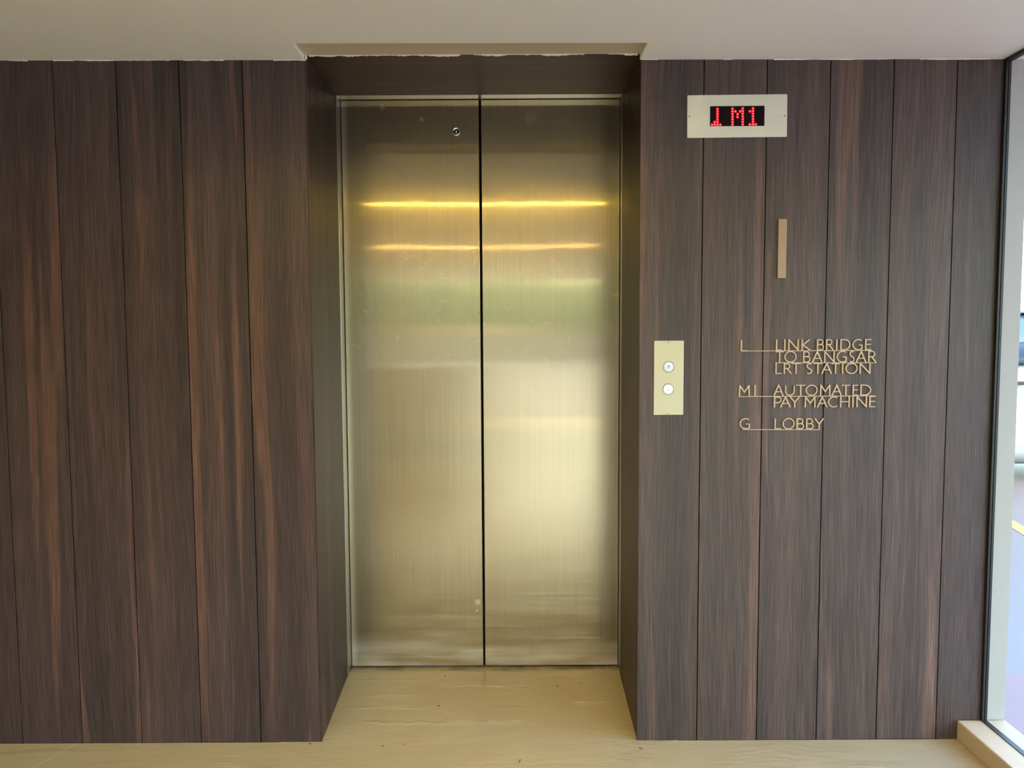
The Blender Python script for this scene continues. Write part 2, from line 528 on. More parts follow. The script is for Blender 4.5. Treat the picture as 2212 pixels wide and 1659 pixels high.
# ------------------------------------------------------------------ dimensions (metres, wall plane y = 0)
W = 0.19
XL, XR = -0.61446, 0.3888            # mouth of the lift recess
XSL, XSR, YS = -0.63261, 0.40077, 0.46258   # back edge of the wooden lining
YD = 0.52895                          # face of the doors
XDL, XDR, XM = -0.63044, 0.40199, -0.11648
ZH, ZS, ZD = 2.12647, 2.15323, 2.15698
XC0, XC1 = 1.4767, 1.4945             # black channel
KX0, KX1, KH = 1.4045, 1.556, 0.063   # kerb


def zc(x): return 2.11355 - 0.00416 * x


# ------------------------------------------------------------------ floor
mb = MB()
mb.box(-4.5, KX1, -8.3, 0.0, -0.2, 0.0)
mb.box(-0.75, 0.52, 0.0, YD + 0.03, -0.2, 0.0)
tag(mb.build('floor', M_floor), 'glossy tan coated floor in front of the lift', 'floor', kind='structure')

# ------------------------------------------------------------------ panelled walls
def boards(mbx, x0, x1, o, z1, gap=0.0032):
    n0 = math.floor((x0 - o) / W + 1e-6)
    x = x0
    i = n0
    while x < x1 - 1e-4:
        xe = min(o + (i + 1) * W, x1)
        a = x + (gap / 2 if x > x0 + 1e-6 else 0)
        b = xe - (gap / 2 if xe < x1 - 1e-6 else 0)
        mbx.box(a, b, 0.0, 0.018, 0.001, z1, 0, bevel=0.0006)
        x = xe
        i += 1
    mbx.box(x0 + (0.03 if x0 > 0 else 0), x1 - (0.03 if x1 < 0 else 0), 0.0185, 0.04, 0.0, z1, 1)

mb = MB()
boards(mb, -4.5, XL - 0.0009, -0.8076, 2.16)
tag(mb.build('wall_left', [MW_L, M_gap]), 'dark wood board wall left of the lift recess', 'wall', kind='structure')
mb = MB()
boards(mb, XR + 0.0009, XC0, 0.57866, 2.16)
tag(mb.build('wall_right', [MW_R, M_gap]), 'dark wood board wall right of the lift, carrying the signs and buttons', 'wall', kind='structure')

# recess linings
def lining(side):
    m = MB()
    xa, xb = (XL, XSL) if side < 0 else (XR, XSR)
    def X(y): return xa + (xb - xa) * y / YS
    t = 0.018 * side
    ys = 0.252
    for (y0, y1) in ((0.0004, ys - 0.001), (ys + 0.001, YS)):
        pts = [(X(y0), y0), (X(y1), y1), (X(y1) + t, y1), (X(y0) + t, y0)]
        b = [m.bm.verts.new((p[0], p[1], 0.001)) for p in pts]
        c = [m.bm.verts.new((p[0], p[1], 2.16)) for p in pts]
        m.bm.faces.new(b); m.bm.faces.new(c)
        for i in range(4):
            j = (i + 1) % 4
            m.bm.faces.new((b[i], b[j], c[j], c[i]))
    m.box(xb + t - 0.01 if side < 0 else xb + t, xb + t if side < 0 else xb + t + 0.01, 0.02, YS, 0, 2.16, 1)
    return m

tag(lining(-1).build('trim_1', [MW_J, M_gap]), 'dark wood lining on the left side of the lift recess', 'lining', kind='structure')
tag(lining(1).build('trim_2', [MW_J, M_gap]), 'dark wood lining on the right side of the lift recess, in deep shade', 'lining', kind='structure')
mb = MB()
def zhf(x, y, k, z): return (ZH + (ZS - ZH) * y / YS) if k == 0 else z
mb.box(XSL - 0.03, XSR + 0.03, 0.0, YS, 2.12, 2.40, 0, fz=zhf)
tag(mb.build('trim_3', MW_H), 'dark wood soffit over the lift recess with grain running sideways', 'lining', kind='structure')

# steel door frame
M_gapshade = plain('door_gap_shade', (0.015, 0.014, 0.012), 0.7)
fr = empty('trim_4', (XM, YS, 0))
tag(fr, 'thin brushed steel frame around the lift doors', 'door frame', kind='structure')
mb = MB()
mb.box(XSL - 0.02, XSL + 0.0030, YS, YS + 0.005, 0.0, ZS + 0.02, bevel=0.001)
mb.box(XDL - 0.012, XDL - 0.0005, YS + 0.004, YD - 0.002, 0.0, ZD + 0.02)
mb.build('jamb', M_steel, fr)
mb = MB()
mb.box(XSR - 0.0018, XSR + 0.02, YS, YS + 0.004, 0.0, ZS + 0.02, bevel=0.0008)
mb.box(XDR + 0.0005, XDR + 0.012, YS + 0.004, YD - 0.002, 0.0, ZD + 0.02)
mb.build('jamb', M_steel, fr)
mb = MB()
def zfr(x, y, k, z): return (ZS + (ZD - ZS) * (y - YS) / (YD - YS)) if k == 0 else z
mb.box(XSL - 0.01, XSR + 0.01, YS, YD - 0.003, 2.1, ZD + 0.03, fz=zfr)
mb.build('head', M_steel, fr)
mb = MB()  # black strips painted in for the dark gap between frame and doors
mb.box(XDL - 0.004, XDL + 0.0022, YD - 0.0015, YD - 0.0002, 0.0, ZD)
mb.box(XDR - 0.0022, XDR + 0.004, YD - 0.0015, YD - 0.0002, 0.0, ZD)
mb.box(XDL + 0.0022, XDR - 0.0022, YD - 0.0015, YD - 0.0002, ZD - 0.0026, ZD + 0.002)
mb.build('gap_shade_strip', M_gapshade, fr)

# dark shaft behind the door gaps
mb = MB()
mb.box(-0.75, 0.52, YD + 0.034, YD + 0.06, -0.1, 2.5)
tag(mb.build('wall_shaft', M_dark), 'dark lift shaft seen only in the gaps round the doors', 'wall', kind='structure')

# ------------------------------------------------------------------ lift doors
GAP = 0.0082
d1 = empty('door_1', ((XDL + XM) / 2, YD, 0.0))
tag(d1, 'left brushed brass lift door leaf with a small round keyhole near its top', 'lift door', kind='structure')
mb = MB(); mb.box(XDL - 0.03, XM - GAP / 2, YD, YD + 0.03, 0.011, ZD + 0.05, bevel=0.0015)
mb.build('door_panel', M_brass, d1)
kx, kz = -0.2046, 2.0408
mb = MB(); mb.lathe_y(kx, kz, [(0.0158, YD), (0.0158, YD - 0.002), (0.0140, YD - 0.0032), (0.0085, YD - 0.0016), (0.0085, YD + 0.001)], 36)
ring = mb.build('keyhole_ring', M_chrome, d1)
mb = MB(); mb.lathe_y(kx, kz, [(0.0085, YD - 0.0006), (0.0048, YD - 0.0004), (0.0046, YD + 0.001)], 24)
mb.build('keyhole', M_dark, ring)
mb = MB(); mb.lathe_y(kx, kz, [(0.0, YD - 0.0022), (0.0034, YD - 0.0018), (0.0042, YD - 0.0006), (0.0042, YD + 0.001)], 20)
mb.build('key_pin', M_chrome, ring)

d2 = empty('door_2', ((XDR + XM) / 2, YD, 0.0))
tag(d2, 'right brushed brass lift door leaf with drip stains near its foot', 'lift door', kind='structure')
mb = MB(); mb.box(XM + GAP / 2, XDR + 0.03, YD, YD + 0.03, 0.011, ZD + 0.05, bevel=0.0015)
mb.build('door_panel', M_brass, d2)

# ------------------------------------------------------------------ ceiling (with the shallow notch over the lift)
NX0, NX1, NY = -0.6187, 0.3853, -0.1316
mb = MB()
def fzc(x, y, k, z): return zc(x) if k == 0 else z
mb.box(-4.5, NX0, -8.4, 0.0, 2.1, 9.0, fz=fzc)  # boxes carried up tall and unseen so their mass shades the car park
mb.box(NX1, 1.95, -8.4, 0.0, 2.1, 9.0, fz=fzc)
mb.box(1.95, 3.3, -8.4, -1.0, 2.1, 3.0, fz=fzc)  # unseen canopy slab added to cut sky glare on floor and doors
mb.box(NX0, NX1, -8.4, NY, 2.1, 9.0, fz=fzc)
mb.box(NX0, NX1, NY, 0.0, ZH + 0.0025, 9.0, 1)  # notch top in a tan tone, warmer than the ceiling around it
tag(mb.build('ceiling', [M_ceil, M_notch]), 'plain pale ceiling with a shallow notch over the lift', 'ceiling', kind='structure')


def ragged(m, x0, x1, y, zf, lo, hi, cover, step=0.006, depth=0.003, seed=1):
    r = random.Random(seed)
    x = x0
    h = (lo + hi) / 2
    on = r.random() < cover
    run = 0
    while x < x1:
        if run <= 0:
            on = r.random() < cover
            run = r.randint(4, 26)
        run -= 1
        h = min(hi, max(lo, h + r.uniform(-1, 1) * (hi - lo) * 0.35))
        if on:
            xe = min(x1, x + step)
            z = zf((x + xe) / 2)
            m.box(x, xe, y - depth, y + 0.001, z - h, z + 0.001)
        x += step

mb = MB()
ragged(mb, -1.66, XL - 0.002, 0.0, zc, 0.0005, 0.0026, 0.6, seed=5)
ragged(mb, XR + 0.002, 1.47, 0.0, zc, 0.0006, 0.0020, 0.5, seed=9)
tag(mb.build('trim_5', M_caulk), 'broken white paint line where the wood walls meet the ceiling', 'sealant', kind='structure')
mb = MB()
ragged(mb, XL + 0.01, XR - 0.01, 0.0, lambda x: ZH + 0.0022, 0.0008, 0.0050, 0.86, step=0.004, seed=14)
ragged(mb, XL - 0.002, XL + 0.003, 0.0, lambda x: ZH + 0.002, 0.010, 0.014, 1.0, step=0.004, seed=2)
tag(mb.build('trim_6', M_caulk), 'torn white sealant along the top of the lift recess', 'sealant', kind='structure')

# ------------------------------------------------------------------ floor indicator
def screw(parent, x, z, y, r=0.0030):
    m = MB(); m.lathe_y(x, z, [(0, y - 0.0006), (r * 0.35, y - 0.0006), (r * 0.9, y - 0.0012), (r, y - 0.0004), (r, y + 0.0005)], 18)
    s = m.build('screw', M_screw, parent)
    m = MB(); m.lathe_y(x, z, [(0, y - 0.0014), (r * 0.42, y - 0.0013), (r * 0.42, y)], 6)
    m.build('screw_recess', M_black, s)

def rrect(x0, x1, z0, z1, r, seg=4):
    pts = []
    for cx, cz, a0 in ((x1 - r, z0 + r, -90), (x1 - r, z1 - r, 0), (x0 + r, z1 - r, 90), (x0 + r, z0 + r, 180)):
        for k in range(seg + 1):
            a = math.radians(a0 + 90 * k / seg)
            pts.append((cx + r * math.cos(a), cz + r * math.sin(a)))
    return pts

def rotp(pts, c, a):
    ca, sa = math.cos(a), math.sin(a)
    return [(c[0] + (p[0] - c[0]) * ca - (p[1] - c[1]) * sa, c[1] + (p[0] - c[0]) * sa + (p[1] - c[1]) * ca) for p in pts]

ind = empty('floor_indicator', (0.679, 0.0, 1.8808))
tag(ind, 'brushed metal floor indicator with red dot-matrix display on the wall right of the lift', 'display')
# faceplate with a window: ring of quads between the outer and the inner outline
mb = MB()
oc = (0.679, 1.9437)
outer = rotp(rrect(0.5287, 0.8288, 1.8809, 2.0064, 0.003), oc, 0.006)
inner = rotp(rrect(0.5969, 0.7608, 1.9141, 1.9735, 0.002), oc, 0.002)
n = len(outer)
yf, yb = -0.0035, 0.0
vo = [mb.bm.verts.new((p[0], yf, p[1])) for p in outer]
vi = [mb.bm.verts.new((p[0], yf, p[1])) for p in inner]
wo = [mb.bm.verts.new((p[0], yb, p[1])) for p in outer]
wi = [mb.bm.verts.new((p[0], yb, p[1])) for p in inner]
for i in range(n):
    j = (i + 1) % n
    mb.bm.faces.new((vo[i], vo[j], vi[j], vi[i]))
    mb.bm.faces.new((vo[i], wo[i], wo[j], vo[j]))
    mb.bm.faces.new((vi[i], vi[j], wi[j], wi[i]))
    mb.bm.faces.new((wo[i], wi[i], wi[j], wo[j]))
mb.build('faceplate', M_dplate, ind)
mb = MB(); mb.prism(rotp(rrect(0.5971, 0.7606, 1.9143, 1.9733, 0.002), oc, 0.002), 0.0, -0.0012)
scr = mb.build('screen', M_screen, ind)
tag(scr, 'dark display window with lit red characters')
GL = {
 'led_arrow': [(0.6196, 1.9654), (0.6197, 1.9577), (0.6198, 1.95), (0.6199, 1.9422), (0.62, 1.9345), (0.6201, 1.9268), (0.6202, 1.9191), (0.6116, 1.9271), (0.6041, 1.9192), (0.6121, 1.9192), (0.6287, 1.9191)],
 'led_letter': [(0.6649, 1.966), (0.665, 1.9582), (0.6651, 1.9504), (0.6653, 1.9426), (0.6654, 1.9348), (0.6655, 1.9269), (0.6656, 1.9191), (0.6955, 1.9668), (0.6956, 1.9589), (0.6957, 1.9511), (0.6958, 1.9432), (0.696, 1.9354), (0.6961, 1.9275), (0.6962, 1.9196), (0.6739, 1.9582), (0.6881, 1.9582), (0.6806, 1.9499), (0.6804, 1.9414)],
 'led_digit': [(0.7265, 1.9666), (0.7266, 1.9588), (0.7267, 1.951), (0.7268, 1.9431), (0.727, 1.9353), (0.7271, 1.9274), (0.7272, 1.9196), (0.7173, 1.958), (0.7179, 1.9195), (0.7355, 1.9194)],
}
for nm, pts in GL.items():
    m = MB()
    for (x, z) in pts:
        m.lathe_y(x, z, [(0, -0.0022), (0.0022, -0.0021)], 14, 1)
        m.lathe_y(x, z, [(0.0022, -0.0021), (0.0041, -0.0018), (0.0044, -0.0012)], 14, 0)
    m.build(nm, [M_led, M_ledcore], scr)
screw(ind, 0.5353, 1.9434, -0.0035); screw(ind, 0.8214, 1.9438, -0.0035)

# ------------------------------------------------------------------ call panel
cp = empty('call_panel', (0.4796, 0.0, 1.0421))
tag(cp, 'upright brass call plate with two lit round buttons beside the lift recess', 'call panel')
mb = MB(); mb.prism(rrect(0.4342, 0.5254, 1.0421, 1.2704, 0.0028), 0.0, -0.0030)
mb.build('faceplate', M_plate, cp)
for up_, (bx, bz), mc, ma in ((True, (0.4799, 1.1902), M_btn, M_arrow), (False, (0.4792, 1.1213), M_btn2, M_arrow2)):
    m = MB(); m.lathe_y(bx, bz, [(0.0, -0.0036), (0.0136, -0.0036), (0.0144, -0.0030)], 40)
    b = m.build('call_button', mc, cp)
    tag(b, 'up button, pale blue and lit' if up_ else 'down button, lit brighter with a faint arrow')
    m = MB(); m.lathe_y(bx, bz, [(0.0154, -0.0028), (0.0156, -0.0052), (0.0168, -0.0058), (0.0178, -0.0050), (0.0180, -0.0028)], 48)
    m.build('button_ring', M_ring, b)
    m = MB()
    s = 1 if up_ else -1
    q = 1.0 if up_ else 0.85
    m.ribbon([(bx, bz - 0.0045 * s * q), (bx, bz + 0.0040 * s * q)], 0.0016, -0.0034, -0.0042)
    m.ribbon([(bx - 0.0046 * q, bz + 0.0000 * s), (bx, bz + 0.0046 * s * q), (bx + 0.0046 * q, bz + 0.0000 * s)], 0.0015, -0.0034, -0.0043)
    m.build('arrow', ma, b, weld=False)
screw(cp, 0.4788, 1.2663, -0.0030, 0.0034); screw(cp, 0.4792, 1.0458, -0.0030, 0.0034)

# ------------------------------------------------------------------ brass bar numeral
mb = MB()
mb.box(0.8072, 0.8326, -0.0085, 0.0, 1.4585, 1.6366, 0, bevel=0.0006)
tag(mb.build('level_bar', M_bar, loc=(0.82, 0, 1.4585)), 'single upright bronze bar on the wall above the lettering', 'sign')

# ------------------------------------------------------------------ cut-out lettering
def arc(cx, cz, rx, rz, a0, a1, n=14):
    return [(cx + rx * math.cos(math.radians(a0 + (a1 - a0) * k / n)), cz + rz * math.sin(math.radians(a0 + (a1 - a0) * k / n))) for k in range(n + 1)]

# strokes on a unit box; closed strokes are marked by a leading 'o'
GLY = {
 'A': [[(0, 0), (0.5, 1), (1, 0)], [(0.19, 0.36), (0.81, 0.36)]],
 'B': [[(0, 0), (0, 1)], [(0, 1), (0.48, 1)] + arc(0.48, 0.76, 0.40, 0.24, 90, -90)[1:] + [(0, 0.52)], [(0, 0.52), (0.55, 0.52)] + arc(0.55, 0.26, 0.45, 0.26, 90, -90)[1:] + [(0, 0)]],
 'C': [arc(0.62, 0.5, 0.62, 0.5, 52, 308, 22)],
 'D': [[(0, 0), (0, 1)], [(0, 1), (0.36, 1)] + arc(0.36, 0.5, 0.64, 0.5, 90, -90, 18)[1:] + [(0, 0)]],
 'E': [[(1, 1), (0, 1)], [(0, 1), (0, 0)], [(0, 0), (1, 0)], [(0, 0.53), (0.92, 0.53)]],
 'G': [arc(0.60, 0.5, 0.60, 0.5, 52, 300, 22) + [(1, 0.06)], [(1, 0.06), (1, 0.46)], [(0.66, 0.46), (1, 0.46)]],
 'H': [[(0, 0), (0, 1)], [(1, 0), (1, 1)], [(0, 0.52), (1, 0.52)]],
 'I': [[(0.5, 0), (0.5, 1)]],
 'K': [[(0, 0), (0, 1)], [(0.92, 1), (0.05, 0.50)], [(0.05, 0.52), (1, 0)]],
 'L': [[(0, 1), (0, 0)], [(0, 0), (1, 0)]],
 'M': [[(0, 0), (0.04, 1)], [(0.04, 1), (0.5, 0.38), (0.96, 1)], [(0.96, 1), (1, 0)]],
 'N': [[(0, 0), (0, 1)], [(0, 1), (1, 0)], [(1, 0), (1, 1)]],
 'O': [['o'] + arc(0.5, 0.5, 0.5, 0.5, 0, 360, 36)[:-1]],
 'P': [[(0, 0), (0, 1)], [(0, 1), (0.5, 1)] + arc(0.5, 0.72, 0.5, 0.28, 90, -90)[1:] + [(0, 0.44)]],
 'R': [[(0, 0), (0, 1)], [(0, 1), (0.42, 1)] + arc(0.42, 0.75, 0.38, 0.25, 90, -90)[1:] + [(0, 0.50)], [(0.40, 0.50), (1, 0)]],
 'S': [arc(0.52, 0.76, 0.44, 0.24, 40, 200, 12) + [(0.30, 0.56), (0.70, 0.44)] + arc(0.48, 0.26, 0.52, 0.26, 20, -140, 12)],
 'T': [[(0, 1), (1, 1)], [(0.5, 0), (0.5, 1)]],
 'U': [[(0, 1), (0, 0.36)] + arc(0.5, 0.36, 0.5, 0.36, 180, 360, 16)[1:] + [(1, 1)]],
 'Y': [[(0, 1), (0.5, 0.48)], [(1, 1), (0.5, 0.48)], [(0.5, 0), (0.5, 0.50)]],
}
SIGNS = {
 'link': [
  ('letter', 'L', 0.6992, 0.7188, 1.2368, 1.2707),
  ('line1', 'L', 0.8070, 0.8273, 1.2385, 1.2724), ('line1', 'I', 0.8319, 0.8368, 1.2389, 1.2728), ('line1', 'N', 0.8446, 0.8770, 1.2387, 1.2726), ('line1', 'K', 0.8855, 0.9128, 1.2385, 1.2724),
  ('line1', 'B', 0.9324, 0.9548, 1.2387, 1.2724), ('line1', 'R', 0.9601, 0.9839, 1.2386, 1.2723), ('line1', 'I', 0.9908, 0.9959, 1.2385, 1.2722), ('line1', 'D', 1.0040, 1.0356, 1.2386, 1.2723), ('line1', 'G', 1.0409, 1.0725, 1.2381, 1.2723), ('line1', 'E', 1.0795, 1.0998, 1.2384, 1.2721),
  ('line2', 'T', 0.8056, 0.8326, 1.2015, 1.2362), ('line2', 'O', 0.8331, 0.8714, 1.2015, 1.2369), ('line2', 'B', 0.8909, 0.9140, 1.2015, 1.2357), ('line2', 'A', 0.9177, 0.9510, 1.2009, 1.2360), ('line2', 'N', 0.9556, 0.9880, 1.2011, 1.2358), ('line2', 'G', 0.9933, 1.0249, 1.2009, 1.2366), ('line2', 'S', 1.0314, 1.0494, 1.2012, 1.2364), ('line2', 'A', 1.0522, 1.0855, 1.2002, 1.2358), ('line2', 'R', 1.0904, 1.1163, 1.1995, 1.2361),
  ('line3', 'L', 0.8067, 0.8280, 1.1667, 1.1997), ('line3', 'R', 0.8321, 0.8569, 1.1666, 1.1995), ('line3', 'T', 0.8557, 0.8842, 1.1665, 1.1998), ('line3', 'S', 0.9004, 0.9203, 1.1658, 1.1996), ('line3', 'T', 0.9224, 0.9513, 1.1661, 1.1995), ('line3', 'A', 0.9478, 0.9805, 1.1660, 1.1993), ('line3', 'T', 0.9768, 1.0059, 1.1663, 1.1992), ('line3', 'I', 1.0105, 1.0156, 1.1662, 1.1991), ('line3', 'O', 1.0212, 1.0594, 1.1656, 1.1994), ('line3', 'N', 1.0647, 1.0985, 1.1658, 1.1992),
  ('bar', '-', 0.7006, 1.0998, 1.2375, 1.2375), ('bar', '-', 0.8063, 1.1163, 1.2011, 1.1995),
 ],
 'pay': [
  ('letter', 'M', 0.6954, 0.7297, 1.0976, 1.1325), ('letter', 'I', 0.7427, 0.7481, 1.0974, 1.1328),
  ('line1', 'A', 0.8021, 0.8336, 1.0989, 1.1331), ('line1', 'U', 0.8373, 0.8677, 1.0992, 1.1329), ('line1', 'T', 0.8705, 0.9009, 1.0990, 1.1330), ('line1', 'O', 0.9004, 0.9382, 1.0988, 1.1330), ('line1', 'M', 0.9447, 0.9778, 1.0986, 1.1326), ('line1', 'A', 0.9806, 1.0124, 1.0984, 1.1326), ('line1', 'T', 1.0103, 1.0390, 1.0987, 1.1322), ('line1', 'E', 1.0451, 1.0638, 1.0990, 1.1323), ('line1', 'D', 1.0687, 1.1025, 1.0989, 1.1324),
  ('line2', 'P', 0.8039, 0.8278, 1.0630, 1.0966), ('line2', 'A', 0.8231, 0.8561, 1.0629, 1.0969), ('line2', 'Y', 0.8522, 0.8835, 1.0627, 1.0968), ('line2', 'M', 0.8983, 0.9327, 1.0627, 1.0965), ('line2', 'A', 0.9364, 0.9694, 1.0625, 1.0963), ('line2', 'C', 0.9698, 1.0014, 1.0626, 1.0966), ('line2', 'H', 1.0074, 1.0376, 1.0624, 1.0964), ('line2', 'I', 1.0446, 1.0499, 1.0625, 1.0963), ('line2', 'N', 1.0576, 1.0905, 1.0626, 1.0961), ('line2', 'E', 1.0970, 1.1174, 1.0624, 1.0969),
  ('bar', '-', 0.6957, 1.1169, 1.0974, 1.0975),
 ],
 'lobby': [
  ('letter', 'G', 0.6988, 0.7316, 0.9962, 1.0304),
  ('line1', 'L', 0.8069, 0.8283, 0.9957, 1.0291), ('line1', 'O', 0.8314, 0.8695, 0.9950, 1.0301), ('line1', 'B', 0.8748, 0.8986, 0.9953, 1.0290), ('line1', 'B', 0.9044, 0.9281, 0.9951, 1.0288), ('line1', 'Y', 0.9302, 0.9595, 0.9941, 1.0292),
  ('bar', '-', 0.7088, 0.9473, 0.9951, 0.9938),
 ],
}
LAB = {'link': 'bronze cut-out sign reading L LINK BRIDGE TO BANGSAR LRT STATION, topmost of the wall lettering',
       'pay': 'bronze cut-out sign reading M1 AUTOMATED PAY MACHINE, middle of the wall lettering',
       'lobby': 'bronze cut-out sign reading G LOBBY, lowest of the wall lettering'}
TV, TH = 0.0042, 0.0030           # stem and hairline widths
for key, items in SIGNS.items():
    x0 = min(i[2] for i in items); x1 = max(i[3] for i in items); z0 = min(min(i[4], i[5]) for i in items)
    root = empty('directory_sign', ((x0 + x1) / 2, 0.0, z0))
    tag(root, LAB[key], 'sign', 'directory lettering right of the lift')
    for part in sorted({i[0] for i in items}):
        if part == 'bar':
            for i in items:
                if i[0] == 'bar':
                    m = MB(); m.ribbon([(i[2], i[4]), (i[3], i[5])], 0.0024, 0.0, -0.0044)
                    m.build('connecting_bar', M_let, root, weld=False)
            continue
        m = MB()
        dep = 0.0
        for (p, ch, a, b, c, d) in items:
            if p != part: continue
            if ch == 'I':
                dep += 0.00006
                m.ribbon([((a + b) / 2, c), ((a + b) / 2, d)], TV, 0.0, -0.0046 - dep)
                continue
            h = TV / 2
            ax, bx = a + h, b - h
            cz, dz = c + TH / 2, d - TH / 2
            for st in GLY[ch]:
                dep += 0.00006
                closed = st[0] == 'o'
                pts = [(ax + (bx - ax) * p_[0], cz + (dz - cz) * p_[1]) for p_ in (st[1:] if closed else st)]
                if not closed:
                    # straight ends run out to the edges of the letter
                    for e, nb in ((0, 1), (-1, -2)):
                        v = Vector(pts[e]) - Vector(pts[nb])
                        if len(pts) <= 3 and v.length > 1e-5:
                            v.normalize()
                            pts[e] = (pts[e][0] + v.x * TH / 2, pts[e][1] + v.y * TH / 2)
                horiz = len(pts) == 2 and abs(pts[0][1] - pts[1][1]) < 1e-4
                m.ribbon(pts, TH if horiz else (TV if len(pts) <= 3 else 0.0036), 0.0, -0.0046 - dep, closed)
        m.build('level_letter' if part == 'letter' else 'lettering', M_let, root, weld=False)

# ------------------------------------------------------------------ glass screen on the right, its kerb and the white wall end
mb = MB()
mb.box(KX0, KX1, -5.0, -0.0005, 0.0, KH, bevel=0.004)
tag(mb.build('trim_7', M_kerb), 'low tan concrete kerb under the glass screen at the right', 'kerb', kind='structure')
win = empty('window_1', (1.4856, -0.05, KH))
tag(win, 'frameless glass screen in slim black channels at the right edge', 'glass screen', kind='structure')
mb = MB()
mb.box(1.4806, 1.4906, -4.95, -0.006, KH + 0.001, 2.1)
mb.build('glass_pane', M_glass, win)
mb = MB()
mb.box(XC0 + 0.0005, XC0 + 0.0065, -0.012, 0.02, KH, zc(1.48))
mb.box(XC1 - 0.0075, XC1 - 0.0005, -0.010, 0.02, KH, zc(1.48))
mb.box(XC0 + 0.0065, XC1 - 0.0075, 0.0, 0.02, KH, zc(1.48))
mb.build('side_channel', M_black, win)
mb = MB(); mb.box(XC0, XC0 + 0.004, -4.97, 0.0, zc(1.48) - 0.010, zc(1.48)); mb.box(XC1 - 0.004, XC1, -4.97, 0.0, zc(1.48) - 0.010, zc(1.48)); mb.box(XC0, XC1, -4.97, 0, zc(1.48) - 0.0102, zc(1.48) - 0.0098)
mb.build('top_channel', M_black, win)
mb = MB(); mb.box(1.4775, 1.4945, -4.97, -0.003, KH, KH + 0.0025)
mb.build('bottom_channel', M_black, win)
mb = MB()
mb.box(XC1, KX1, 0.0, 0.30, KH - 0.001, 2.3, bevel=0.001)
mb.box(-4.5, KX1 - 0.05, 0.65, 4.0, 0.0, 9.0)  # unseen tall block added to keep the sun off the car park
mb.box(XC0, KX1, 0.02, 0.30, 0.0, KH - 0.001)
tag(mb.build('wall_outer', M_white), 'narrow white painted wall end outside the glass screen', 'wall', kind='structure')

# ------------------------------------------------------------------ outside the glass
mb = MB()
mb.box(KX1, 40, -8.4, 60, -0.2, -0.0005)
tag(mb.build('floor_carpark', M_park), 'pale blue and mauve car park floor beyond the glass', 'floor', kind='structure')
mb = MB()
mb.face([(3.375, 2.62, 0.002), (3.255, 2.50, 0.002), (2.55, -0.30, 0.002), (2.63, -0.50, 0.002)])
mb.face([(3.375, 2.62, 0.002), (3.62, 3.60, 0.002), (3.52, 3.60, 0.002), (3.255, 2.50, 0.002)])
tag(mb.build('floor_line', M_orange), 'orange line painted on the car park floor', 'floor marking', kind='structure')


